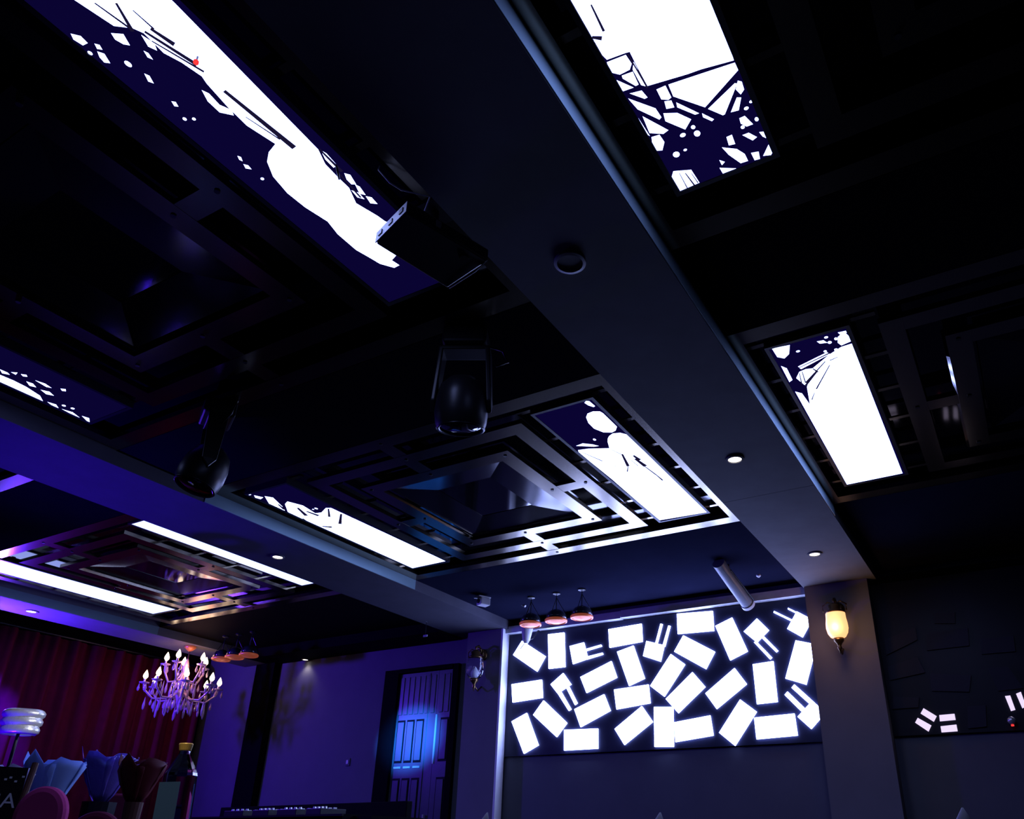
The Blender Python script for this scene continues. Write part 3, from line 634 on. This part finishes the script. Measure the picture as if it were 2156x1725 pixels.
# projector
zp = 3.10; A, B, C_, D = [atz(u, v, zp) for u, v in ((857,448),(792,514),(942,607),(1028,550))]
ctrp = (A+B+C_+D)/4
t = thing('projector', 'black box projector on a ceiling stem, in front of the bird-print panel', 'projector', (ctrp.x, ctrp.y, zp))
q = [p-ctrp for p in (A, B, C_, D)]
bm = bmesh.new(); add_prism(bm, q, (0,0,0.055)); obj('body', bm, MT['black'], t, bevel=0.006)
e = (q[1]-q[0]); nrm = Vector((e.y, -e.x, 0)).normalized()
if nrm.y > 0: nrm = -nrm
bm = bmesh.new(); P0 = q[0]+nrm*0.001; P1 = q[1]+nrm*0.001
add_prism(bm, [P0+Vector((0,0,0.004)), P1+Vector((0,0,0.004)), P1+Vector((0,0,0.050)), P0+Vector((0,0,0.050))], nrm*0.004); obj('silver_end_plate', bm, MT['grey'], t)['label'] = 'silver grey plate along the near end'
for k in (0.16, 0.5, 0.84):
    pp = P0.lerp(P1, k)+nrm*0.0045
    bm = bmesh.new(); ee = e.normalized()*0.012
    add_prism(bm, [pp-ee+Vector((0,0,0.018)), pp+ee+Vector((0,0,0.018)), pp+ee+Vector((0,0,0.036)), pp-ee+Vector((0,0,0.036))], nrm*0.003); obj('socket', bm, MT['black'], t)
bm = bmesh.new(); add_tube(bm, [(0,0,0.055),(0,0,ZC-zp-0.012)], 0.016, 12); obj('stem', bm, MT['blackm'], t)
obj('ceiling_plate', bx(-0.06, 0.06, -0.06, 0.06, ZC-zp-0.012, ZC-zp), MT['black'], t)
bm = bmesh.new(); sd = (q[3]-q[0]).normalized(); sn = Vector((sd.y,-sd.x,0)); 
pl = q[0].lerp(q[3], 0.33)
if sn.x < 0: sn = -sn
add_prism(bm, [pl+sn*0.001+Vector((0,0,0.015)), pl+sd*0.02+sn*0.001+Vector((0,0,0.015)), pl+sd*0.02+sn*0.001+Vector((0,0,0.042)), pl+sn*0.001+Vector((0,0,0.042))], sn*0.004); obj('side_button', bm, MT['white'], t)
bm = bmesh.new(); add_lathe(bm, [(0.016,-0.006),(0.018,0.0)], 16, q[3].lerp(q[1],0.22)); obj('foot', bm, MT['blackm'], t)
bm = bmesh.new(); add_tube(bm, [q[3]*0.98+Vector((0,0,0.004)), q[3].lerp(q[2],0.3)+Vector((0,0,-0.008)), q[2]+Vector((0.01,0,-0.004))], 0.003, 6); obj('edge_cable', bm, MT['grey'], t, smooth=True)
# loose cable drooping behind it
p0, p1, p2 = atz(797, 358, ZC-0.02), atz(845, 400, ZC-0.045), atz(905, 415, ZC-0.06)
bm = bmesh.new(); add_tube(bm, [p0+Vector((0,0,0.019)), p0, p0.lerp(p1,.5)+Vector((0,0,-0.012)), p1, p2, Vector((ctrp.x-0.06, ctrp.y-0.03, zp+0.062))], 0.003, 6)
tag(obj('loose_cable', bm, MT['grey'], smooth=True), 'thin grey cable drooping from the ceiling to the projector', 'cable')
# red light chips by the bird print (small hanging red indicator)
p = atz(413, 130, ZC-0.03)
t = thing('hook_light', 'tiny red pilot lamp hanging over the bird-print panel', 'pilot lamp', (p.x, p.y, ZC-0.008))
bm = bmesh.new(); add_tube(bm, [(0,0,0),(0,0,-0.018)], 0.003, 6); obj('stem', bm, MT['black'], t)
bm = bmesh.new(); add_lathe(bm, [(0.002,-0.032),(0.008,-0.028),(0.008,-0.02),(0.002,-0.016)], 10); obj('red_lens', bm, MT['redled'], t, smooth=True)
p = atz(714, 368, ZC-0.02)
bm = bmesh.new(); add_tube(bm, [p+Vector((0.012,-0.03,0.011)), p+Vector((0.005,-0.01,-0.004)), p+Vector((-0.006,0.008,-0.01)), p+Vector((-0.014,0.012,0.004))], 0.004, 6)
tag(obj('ceiling_hook', bm, MT['black'], smooth=True), 'small black hook at the edge of the bird-print panel', 'hook')

# grey tube spotlight
a = aty(1512, 1180, 5.80); b = aty(1574, 1272, 6.28)
t = thing('tube_spotlight', 'tilted grey tube spotlight hanging from the ceiling above the lit board', 'spotlight', (a.x, a.y, ZC))
a2, b2_ = a-Vector((a.x,a.y,ZC)), b-Vector((a.x,a.y,ZC)); a2.z = min(a2.z, -0.03)
bm = bmesh.new(); add_tube(bm, [a2, a2.lerp(b2_,.5), b2_], 0.052, 24); obj('tube', bm, MT['tube'], t, smooth=False)
bm = bmesh.new(); dd = (b2_-a2).normalized(); add_tube(bm, [b2_-dd*0.01, b2_+dd*0.02], 0.058, 24); obj('end_ring', bm, MT['white'], t)
bm = bmesh.new(); add_tube(bm, [a2.lerp(b2_,.2)+Vector((0.055,0,0.0)), a2.lerp(b2_,.6)+Vector((0.058,0,0.01)), b2_+Vector((0.06,0,0.02))], 0.006, 8); obj('side_rail', bm, MT['black'], t)
mid = a2.lerp(b2_, 0.35)
bm = bmesh.new(); add_tube(bm, [mid, (mid.x, mid.y, 0)], 0.012, 10); obj('mount', bm, MT['black'], t)
p = aty(1600, 1215, 5.9)
t = thing('ceiling_sensor', 'tiny pale sensor on the dark ceiling beside the grey tube', 'sensor', (atz(1597,1211,ZC).x, atz(1597,1211,ZC).y, ZC))
bm = bmesh.new(); add_lathe(bm, [(0.02,0),(0.02,-0.01),(0.008,-0.02)], 14); obj('sensor_body', bm, MT['white'], t)

# security camera on the beam corner
p = aty(1018, 1268, 5.75)
t = thing('security_camera', 'small white box camera under the ceiling above the pillar by the blue door', 'camera', (p.x, p.y, ZC), math.radians(-25))
h = p.z - ZC
obj('housing', bx(-0.045, 0.045, -0.05, 0.05, h-0.035, h+0.035), MT['white'], t, bevel=0.008)
obj('hood', bx(-0.055, 0.05, -0.075, 0.05, h+0.036, h+0.044), MT['white'], t)
bm = bmesh.new(); add_lathe(bm, [(0.02,0),(0.02,0.012)], 16)
bmesh.ops.rotate(bm, verts=bm.verts, matrix=Matrix.Rotation(math.radians(90),3,'X')); bmesh.ops.translate(bm, verts=bm.verts, vec=(0,-0.05,h)); obj('lens', bm, MT['black'], t)
bm = bmesh.new(); add_tube(bm, [(-0.03,0.02,0),(-0.05,0.02,h+0.06),(-0.02,0.02,h+0.04)], 0.014, 10); obj('bracket', bm, MT['black'], t)
# white spotlight beneath the left pendant
p = aty(1110, 1322, 6.5); q_ = aty(1108, 1349, 6.5)
t = thing('wall_spotlight', 'small pale grey spotlight below the left pendant at the lit board corner', 'spotlight', (p.x, YW-0.1, p.z))
o0 = Vector((p.x, YW-0.1, p.z))
bm = bmesh.new(); add_tube(bm, [Vector(p)-o0, q_-o0], 0.062, 20, 0.036); obj('lamp_body', bm, MT['white'], t)
bm = bmesh.new(); add_tube(bm, [q_-o0, q_-o0+(q_-p).normalized()*0.03], 0.034, 16, 0.02); obj('rear_cap', bm, MT['grey'], t)
bm = bmesh.new(); r_ = aty(1122, 1345, 6.55)-o0; add_tube(bm, [q_-o0, (r_.x, r_.y, r_.z), (0.05, 0.055, 0.02), (0.05, 0.0495, -0.02)], 0.006, 8); obj('bracket', bm, MT['black'], t)
bm = bmesh.new(); c0 = aty(1096,1366,6.6)-o0; add_tube(bm, [q_-o0, aty(1103,1357,6.55)-o0, c0], 0.005, 6); obj('lead', bm, MT['black'], t)
a = aty(1088, 1268, 6.2); b = aty(1106, 1277, 6.2)
t = thing('silver_rod', 'short silver rod under the ceiling left of the pendants', 'rod', (a.x, a.y, ZC))
bm = bmesh.new(); add_tube(bm, [(0,0,a.z-ZC), b-Vector((a.x,a.y,ZC))], 0.012, 10); obj('rod_body', bm, MT['silver'], t)
bm = bmesh.new(); add_tube(bm, [(0.03,0,0), (0.03,0,(a.z+b.z)/2-ZC)], 0.004, 6); obj('rod_hanger', bm, MT['black'], t)
# small bracket in the dark left of the door beam
p = aty(899, 1300, 6.0)
t = thing('wall_bracket', 'small grey hook bracket in the dark above the blue door', 'bracket', (p.x, p.y, ZC))
hz = p.z-ZC
bm = bmesh.new(); add_tube(bm, [(-0.05,0,min(hz+0.04,-0.004)),(0.0,0,min(hz+0.04,-0.004)),(0.0,0,hz-0.05)], 0.008, 8); obj('hook', bm, MT['grey'], t)
bm = bmesh.new(); add_tube(bm, [(0.0,0,hz-0.05),(0.0,0,hz-0.18)], 0.003, 6); obj('wire', bm, MT['black'], t)
obj('tag', bx(-0.025, 0.025, -0.004, 0.004, hz-0.20, hz-0.18), MT['grey'], t)

# stage wash light (left, just past the frame) that throws the blue light
t = thing('stage_wash_light', 'blue stage wash lamp on a stand before the red curtain', 'stage light', (STAGE.x, STAGE.y, 0))
bm = bmesh.new(); add_lathe(bm, [(0.10,-0.10),(0.15,0.0),(0.15,0.06)], 28, cap=True)
bmesh.ops.rotate(bm, verts=bm.verts, matrix=Matrix.Rotation(math.radians(75),3,'Y')); bmesh.ops.translate(bm, verts=bm.verts, vec=(0,0,STAGE.z)); obj('lamp_can', bm, MT['black'], t, smooth=False)
bm = bmesh.new(); add_lathe(bm, [(0.14,0.061),(0.14,0.066)], 28)
bmesh.ops.rotate(bm, verts=bm.verts, matrix=Matrix.Rotation(math.radians(75),3,'Y')); bmesh.ops.translate(bm, verts=bm.verts, vec=(0,0,STAGE.z)); obj('blue_lens', bm, MT['bluelens'], t)
bm = bmesh.new(); add_tube(bm, [(0,0,0.02),(0,0,STAGE.z-0.1)], 0.02, 10); obj('pole', bm, MT['black'], t)
for i in range(3):
    c, s = math.cos(i*2.094), math.sin(i*2.094); bm = bmesh.new(); add_tube(bm, [(0,0,0.45),(0.22*c,0.22*s,0.012)], 0.012, 8); obj('leg', bm, MT['black'], t)

t = thing('added_uplight', 'small black floor lamp added out of view to throw blue light on the middle beam', 'uplight', (-5.35, 1.55, 0))  # unseen fixture added to go with the blue floor wash
bm = bmesh.new(); add_lathe(bm, [(0.10,0.0),(0.10,0.03),(0.03,0.04),(0.03,0.10),(0.09,0.14),(0.11,0.26),(0.10,0.26),(0.08,0.16)], 24); obj('lamp_can', bm, MT['black'], t)
# ================================================================ LOWER FOREGROUND
def round_table(label, x, y, r, h):
    t = thing('bar_table', label, 'table', (x, y, 0))
    bm = bmesh.new(); add_lathe(bm, [(r-0.01,h-0.035),(r,h-0.025),(r,h-0.005),(r-0.01,h)], 40); obj('tabletop', bm, MT['black'], t)
    bm = bmesh.new(); add_lathe(bm, [(0.22,0.0),(0.22,0.015),(0.04,0.04),(0.035,h-0.036)], 28); obj('pedestal', bm, MT['blackm'], t)
    return t
TH = 1.05
round_table('round black bar table under the glass bottle, below the photo edge', -1.62, 1.16, 0.34, TH)
round_table('round black bar table under the wrapped bouquets at the lower left', -4.15, 2.25, 0.85, TH)
# glass bottle
pt = aty(402, 1566, 1.2)
bs = Vector((pt.x, pt.y, TH)); hh = pt.z-TH
ax = Vector((aty(385,1725,1.2).x - pt.x, 0, 0)).x
t = thing('glass_bottle', 'clear square-shouldered glass bottle with a gold cap on the bar table', 'bottle', bs)
def sq(r, z, k=0.3):
    out = []
    for i in range(4):
        for s in (-1, 1):
            a = math.radians(45+90*i + s*28); out.append((r*math.cos(a), r*math.sin(a), z))
    return out
bm = bmesh.new(); rings = []
for r, z in ((0.036,0.002),(0.040,0.012),(0.0355,hh-0.070),(0.0345,hh-0.064),(0.030,hh-0.056),(0.013,hh-0.024),(0.0115,hh-0.0165)):
    rings.append([bm.verts.new(p) for p in sq(r, z)])
for a, b in zip(rings, rings[1:]):
    for i in range(8): bm.faces.new((a[i], a[(i+1)%8], b[(i+1)%8], b[i]))
bm.faces.new(rings[0][::-1]); bm.faces.new(rings[-1])
o = obj('bottle_body', bm, MT['glass'], t); 
bm = bmesh.new(); add_lathe(bm, [(0.0125,hh-0.016),(0.013,hh-0.015),(0.0155,hh-0.002),(0.0145,hh)], 20); obj('cap', bm, MT['gold'], t)
o = obj('paper_label', bx(-0.024, 0.024, -0.0390, -0.0380, 0.05, hh-0.085), MT['labelpaper'], t); o['label'] = 'pale blue label on one face'
t.rotation_euler = (0, math.radians(-2.0), math.radians(25))

# wrapped bouquets on the table at the lower left
def bouquet(label, u, v, y, r, h, M, fl, n_, tip=0.0, bucket=None):
    p = aty(u, v, y)
    t = thing('wrapped_bouquet', label, 'bouquet', (p.x, p.y, TH))
    top = p.z - TH
    b_ = bmesh.new(); add_lathe(b_, [(0.055,0.0),(0.075,0.10),(0.08,top-h)] if bucket else [(0.03,0.0),(0.04,top-h)], 16); obj('vase' if bucket else 'stem_bundle', b_, MT['black'] if bucket else MT['stick'], t)
    rnd = random.Random(int(u))
    for k in range(n_):
        a0 = 2*math.pi*k/n_; bm = bmesh.new(); rows = []
        for i in range(6):
            f = i/5; rr = 0.03 + (r-0.03)*f**0.8
            row = []
            for j in range(5):
                aa = a0 + (j-2)/2*(math.pi/n_)*1.25
                wv = 0.018*math.sin(j*2.2+k)*f
                pk = 0.05*f*(1-abs(j-2)/2.0)
                row.append(bm.verts.new((rr*math.cos(aa)*(1+wv*3), rr*math.sin(aa)*(1+wv*3), top-h + h*(f*0.95) + pk + wv + rnd.uniform(-.008,.008))))
            rows.append(row)
        for a, b in zip(rows, rows[1:]):
            for j in range(4): bm.faces.new((a[j], a[j+1], b[j+1], b[j]))
        o = obj('wrapping_sheet', bm, M, t, smooth=True); o.modifiers.new('thick','SOLIDIFY').thickness = 0.002
    for k in range(7):
        a = k*2.399; rr = r*0.6*math.sqrt(k/7); c = Vector((rr*math.cos(a), rr*math.sin(a), top-h*0.22+0.02*math.cos(k)))
        bm = bmesh.new()
        add_lathe(bm, [(0.004,-0.03),(0.026,-0.012),(0.034,0.008),(0.024,0.022),(0.008,0.026)], 9, c); obj('flower', bm, fl, t, smooth=True)
        
bouquet('bouquet wrapped in pale blue paper on the table at the lower left', 116, 1612, 2.18, 0.13, 0.20, MT['bluepaper'], MT['redleaf'], 5)
bouquet('bouquet in crinkled violet-lit cellophane, set in a black vase', 232, 1602, 2.55, 0.135, 0.20, MT['cello'], MT['redleaf'], 6, bucket=True)
bouquet('small lilac paper bouquet at the left photo edge', 22, 1632, 1.92, 0.09, 0.14, MT['lilac'], MT['napkin'], 4)
bouquet('dark red flower bunch right of the cellophane bouquet', 300, 1615, 2.32, 0.10, 0.15, MT['redleaf'], MT['redleaf'], 5)
# silver lamp with banded shade behind the bouquets
p = aty(46, 1520, 2.55)
round_table('small round black bar table under the silver banded lamp', p.x, p.y, 0.18, TH)
t = thing('silver_lamp', 'silver lamp with banded crinkled drum shade at the left edge', 'lamp', (p.x, p.y, TH), math.radians(30))
hz = p.z-TH
bm = bmesh.new(); add_lathe(bm, [(0.07,0),(0.07,0.012),(0.012,0.03),(0.009,hz-0.05)], 20); obj('lamp_stand', bm, MT['blackm'], t)
bm = bmesh.new()
prof = [(0.094,hz-0.075),(0.110,hz-0.062),(0.113,hz-0.045),(0.104,hz-0.030),(0.103,hz-0.026),(0.116,hz-0.016),(0.118,hz+0.002),(0.108,hz+0.016),(0.107,hz+0.02),(0.119,hz+0.032),(0.121,hz+0.048),(0.110,hz+0.062),(0.098,hz+0.068)]
add_lathe(bm, prof, 36, cap=False, sy=0.72); s_ = obj('banded_shade', bm, MT['silver'], t, smooth=True); s_.modifiers.new('thick','SOLIDIFY').thickness = 0.003
bm = bmesh.new(); add_tube(bm, [(-0.105,0,hz-0.05),(0.105,0,hz-0.05)], 0.004, 6); obj('shade_spider', bm, MT['silver'], t)
# lettered card
p = aty(10, 1668, 1.72)
t = thing('lettered_card', 'black card with white letters GA at the left photo edge', 'card', (p.x, p.y, TH), math.radians(62))
hz = p.z-TH
obj('card_sheet', bx(-0.13, 0.055, -0.003, 0.003, 0.0, hz+0.09), MT['black'], t)
cu_ = bpy.data.curves.new('lettering', 'FONT'); cu_.body = 'GA'; cu_.size = 0.075; cu_.extrude = 0.0006; cu_.align_x = 'RIGHT'
to = bpy.data.objects.new('tmp_text', cu_); COL.objects.link(to); bpy.context.view_layer.update()
me = bpy.data.meshes.new_from_object(to.evaluated_get(bpy.context.evaluated_depsgraph_get())); bpy.data.objects.remove(to)
lo = bpy.data.objects.new('lettering', me); COL.objects.link(lo); lo.parent = t; lo.location = (0.045, -0.0042, hz-0.055); lo.rotation_euler = (math.radians(90),0,0)
me.materials.clear(); me.materials.append(MT['letter'])
bm = bmesh.new()
for i in range(9):
    x_, z_ = -0.10+0.018*i+random.uniform(-.004,.004), hz+0.045+random.uniform(-.02,.025)
    add_box(bm, x_-0.005, x_+0.004, -0.0045, -0.0032, z_-0.003, z_+0.004)
obj('white_specks', bm, MT['letter'], t)
a, b = aty(75, 1608, 1.62), aty(28, 1718, 1.55)
bm = bmesh.new(); add_tube(bm, [Vector((b.x,b.y,TH+0.012)), a], 0.011, 10)
tag(obj('wooden_stick', bm, MT['stick']), 'brown wooden stick leaning among the bouquets at the lower left', 'stick')
# bar chairs behind
def bar_chair(label, u, v, y, M, rounded, wd):
    p = aty(u, v, y)
    t = thing('bar_chair', label, 'chair', (p.x, p.y, 0), math.radians(40))
    top = p.z
    bm = bmesh.new(); n_ = 24; P = []
    if rounded:
        for i in range(n_+1):
            a = math.pi*i/n_; P.append((wd*math.cos(a), 0, top-wd*1.15 + wd*1.15*math.sin(a)))
        P += [(-wd*0.9, 0, 0.80), (wd*0.9, 0, 0.80)]
    else:
        P = [(wd,0,top),(-wd,0,top),(-wd*0.95,0,0.80),(wd*0.95,0,0.80)]
    add_prism(bm, P, (0,0.05,0)); obj('backrest', bm, M, t, bevel=0.015)
    obj('seat', bx(-wd, wd, -0.36, -0.002, 0.74, 0.80), M, t, bevel=0.015)
    for sx in (-1,1):
        for yy in (-0.33, -0.03):
            bm = bmesh.new(); add_tube(bm, [(sx*(wd-0.03),yy,0.74),(sx*(wd+0.01),yy,0.0)], 0.014, 8); obj('leg', bm, MT['blackm'], t)
    obj('footrest', bx(-wd, wd, -0.34, -0.32, 0.30, 0.32), MT['blackm'], t)
bar_chair('bar chair with a rounded pink velvet back at the lower left', 95, 1655, 1.25, MT['pink'], True, 0.064)
bar_chair('bar chair with a square wine-red back left of the bottle', 265, 1672, 3.5, MT['wine'], False, 0.11)
bar_chair('low bar chair with a dark red top at the bottom photo edge', 205, 1708, 1.62, MT['wine'], True, 0.09)
# black counter with equipment in front of the violet wall
p0, p1 = aty(440, 1690, 5.0), aty(725, 1683, 4.65)
t = thing('dj_counter', 'long black counter with a thin shiny rim in front of the violet wall', 'counter', (p0.x, 5.0, 0))
cxm = p0.x; Lr = p1.x - p0.x; ang = math.atan2(p1.y-p0.y, Lr); Ln = math.hypot(Lr, p1.y-p0.y)
t.rotation_euler = (0,0,ang); HZ = p0.z
obj('counter_body', bx(-0.9, Ln, 0.0, 0.6, 0.0, HZ-0.12), MT['matblack'], t)
bp_ = thing('partition_board', 'low black partition standing behind the long black counter', 'partition', (p0.x, 5.0, 0), ang)
obj('board', bx(-0.9, Ln, 0.602, 0.66, 0.0, HZ), MT['matblack'], bp_, bevel=0.006)
for x_ in (-0.7, Ln-0.2): obj('foot', bx(x_, x_+0.06, 0.661, 0.80, 0.0, 0.04), MT['blackm'], bp_)
obj('shiny_rim', bx(-0.9, Ln+0.02, -0.02, -0.001, HZ-0.135, HZ-0.12), MT['blackm'], t)
obj('side_return', bx(Ln+0.001, Ln+0.22, 0.1, 0.6, 0.0, HZ-0.13), MT['matblack'], t)
gear = [('left of a row of small black mixer boxes on the counter', 0.15, 0.32), ('second from left of the small black mixer boxes on the counter', 0.62, 0.25), ('third from left of the small black mixer boxes on the counter', 1.0, 0.28), ('rightmost of the small black mixer boxes on the counter', 1.42, 0.2)]
rt = Matrix.Rotation(ang, 4, 'Z')
for lb, x_, w_ in gear:
    if x_+w_ > Ln: continue
    pos = Vector((p0.x, 5.0, 0)) + (rt @ Vector((x_+w_/2, 0.2, HZ-0.12)))
    g = thing('mixer_box', lb, 'mixer', pos, ang, 'mixer boxes on the black counter')
    obj('case', bx(-w_/2, w_/2, -0.12, 0.12, 0.0, 0.05), MT['black'], g, bevel=0.004)
    for k in range(4):
        bm = bmesh.new(); add_lathe(bm, [(0.014,0.0501),(0.011,0.066)], 12, (-w_/2+w_*(k+0.5)/4, -0.06, 0)); obj('knob', bm, MT['silver'], g)
    for k in range(3): obj('fader', bx(-w_/3+k*w_/3-0.004, -w_/3+k*w_/3+0.004, 0.02, 0.05, 0.0501, 0.062), MT['white'], g)
# long table with napkin cones
t = thing('long_bar_table', 'long black bar table along the bottom edge under the napkin cones', 'table', (-0.9, 2.35, 0))
obj('tabletop', bx(-1.1, 1.1, -0.2, 0.25, TH-0.04, TH), MT['black'], t, bevel=0.005)
for sx in (-0.95, 0.95):
    for sy in (-0.14, 0.18): obj('leg', bx(sx-0.025, sx+0.025, sy-0.025, sy+0.025, 0, TH-0.0405), MT['blackm'], t)
def napkin(label, u, v, lean):
    p = aty(u, v, 2.3)
    t = thing('folded_napkin', label, 'napkin', (p.x, p.y, TH), 0, 'folded napkins on the long bar table')
    h = p.z - TH
    bm = bmesh.new(); rows = []
    for i in range(9):
        f = i/8; r = 0.040*(1-f)**0.55*(0.75+0.5*math.sin(f*2.6)) + 0.002
        c = Vector((lean*(f-1)*h, 0, h*f))
        rows.append([bm.verts.new(c + Vector((r*math.cos(a)*(1+0.12*math.cos(3*a)), 0.6*r*math.sin(a), 0))) for a in [2*math.pi*j/14 for j in range(14)]])
    for a, b in zip(rows, rows[1:]):
        for j in range(14): bm.faces.new((a[j], a[(j+1)%14], b[(j+1)%14], b[j]))
    bm.faces.new(rows[0][::-1]); bm.faces.new(rows[-1])
    obj('cloth_cone', bm, MT['napkin'], t, smooth=True)
    bm = bmesh.new(); add_lathe(bm, [(0.036,0.012),(0.038,0.03)], 16, (lean*(0.08-1)*h,0,0), cap=False); obj('napkin_ring', bm, MT['silver'], t)
napkin('pale folded napkin tip below the pillar by the blue door', 1026, 1711, 0.35)
napkin('pale folded napkin tip below the middle of the lit board', 1390, 1711, 0.25)
napkin('pale folded napkin tip at the bottom right under the unlit board', 2026, 1701, 0.15)
# small lamp at the lower edge of the unlit board
p = aty(2130, 1519, YW-0.1)
t = thing('board_spotlight', 'tiny clear spotlight with a red base at the unlit board edge', 'spotlight', (p.x, YW-0.031, p.z))
bm = bmesh.new(); add_lathe(bm, [(0.012,-0.02),(0.028,0.0),(0.026,0.02),(0.01,0.035)], 14, (0,-0.05,0)); obj('glass_head', bm, MT['silver'], t, smooth=True)
bm = bmesh.new(); add_tube(bm, [(0,-0.001,0.02),(0,-0.05,0.03)], 0.006, 8); obj('arm', bm, MT['black'], t)
bm = bmesh.new(); add_lathe(bm, [(0.010,-0.032),(0.010,-0.021)], 12, (0,-0.05,0)); obj('red_base', bm, MT['redled'], t)
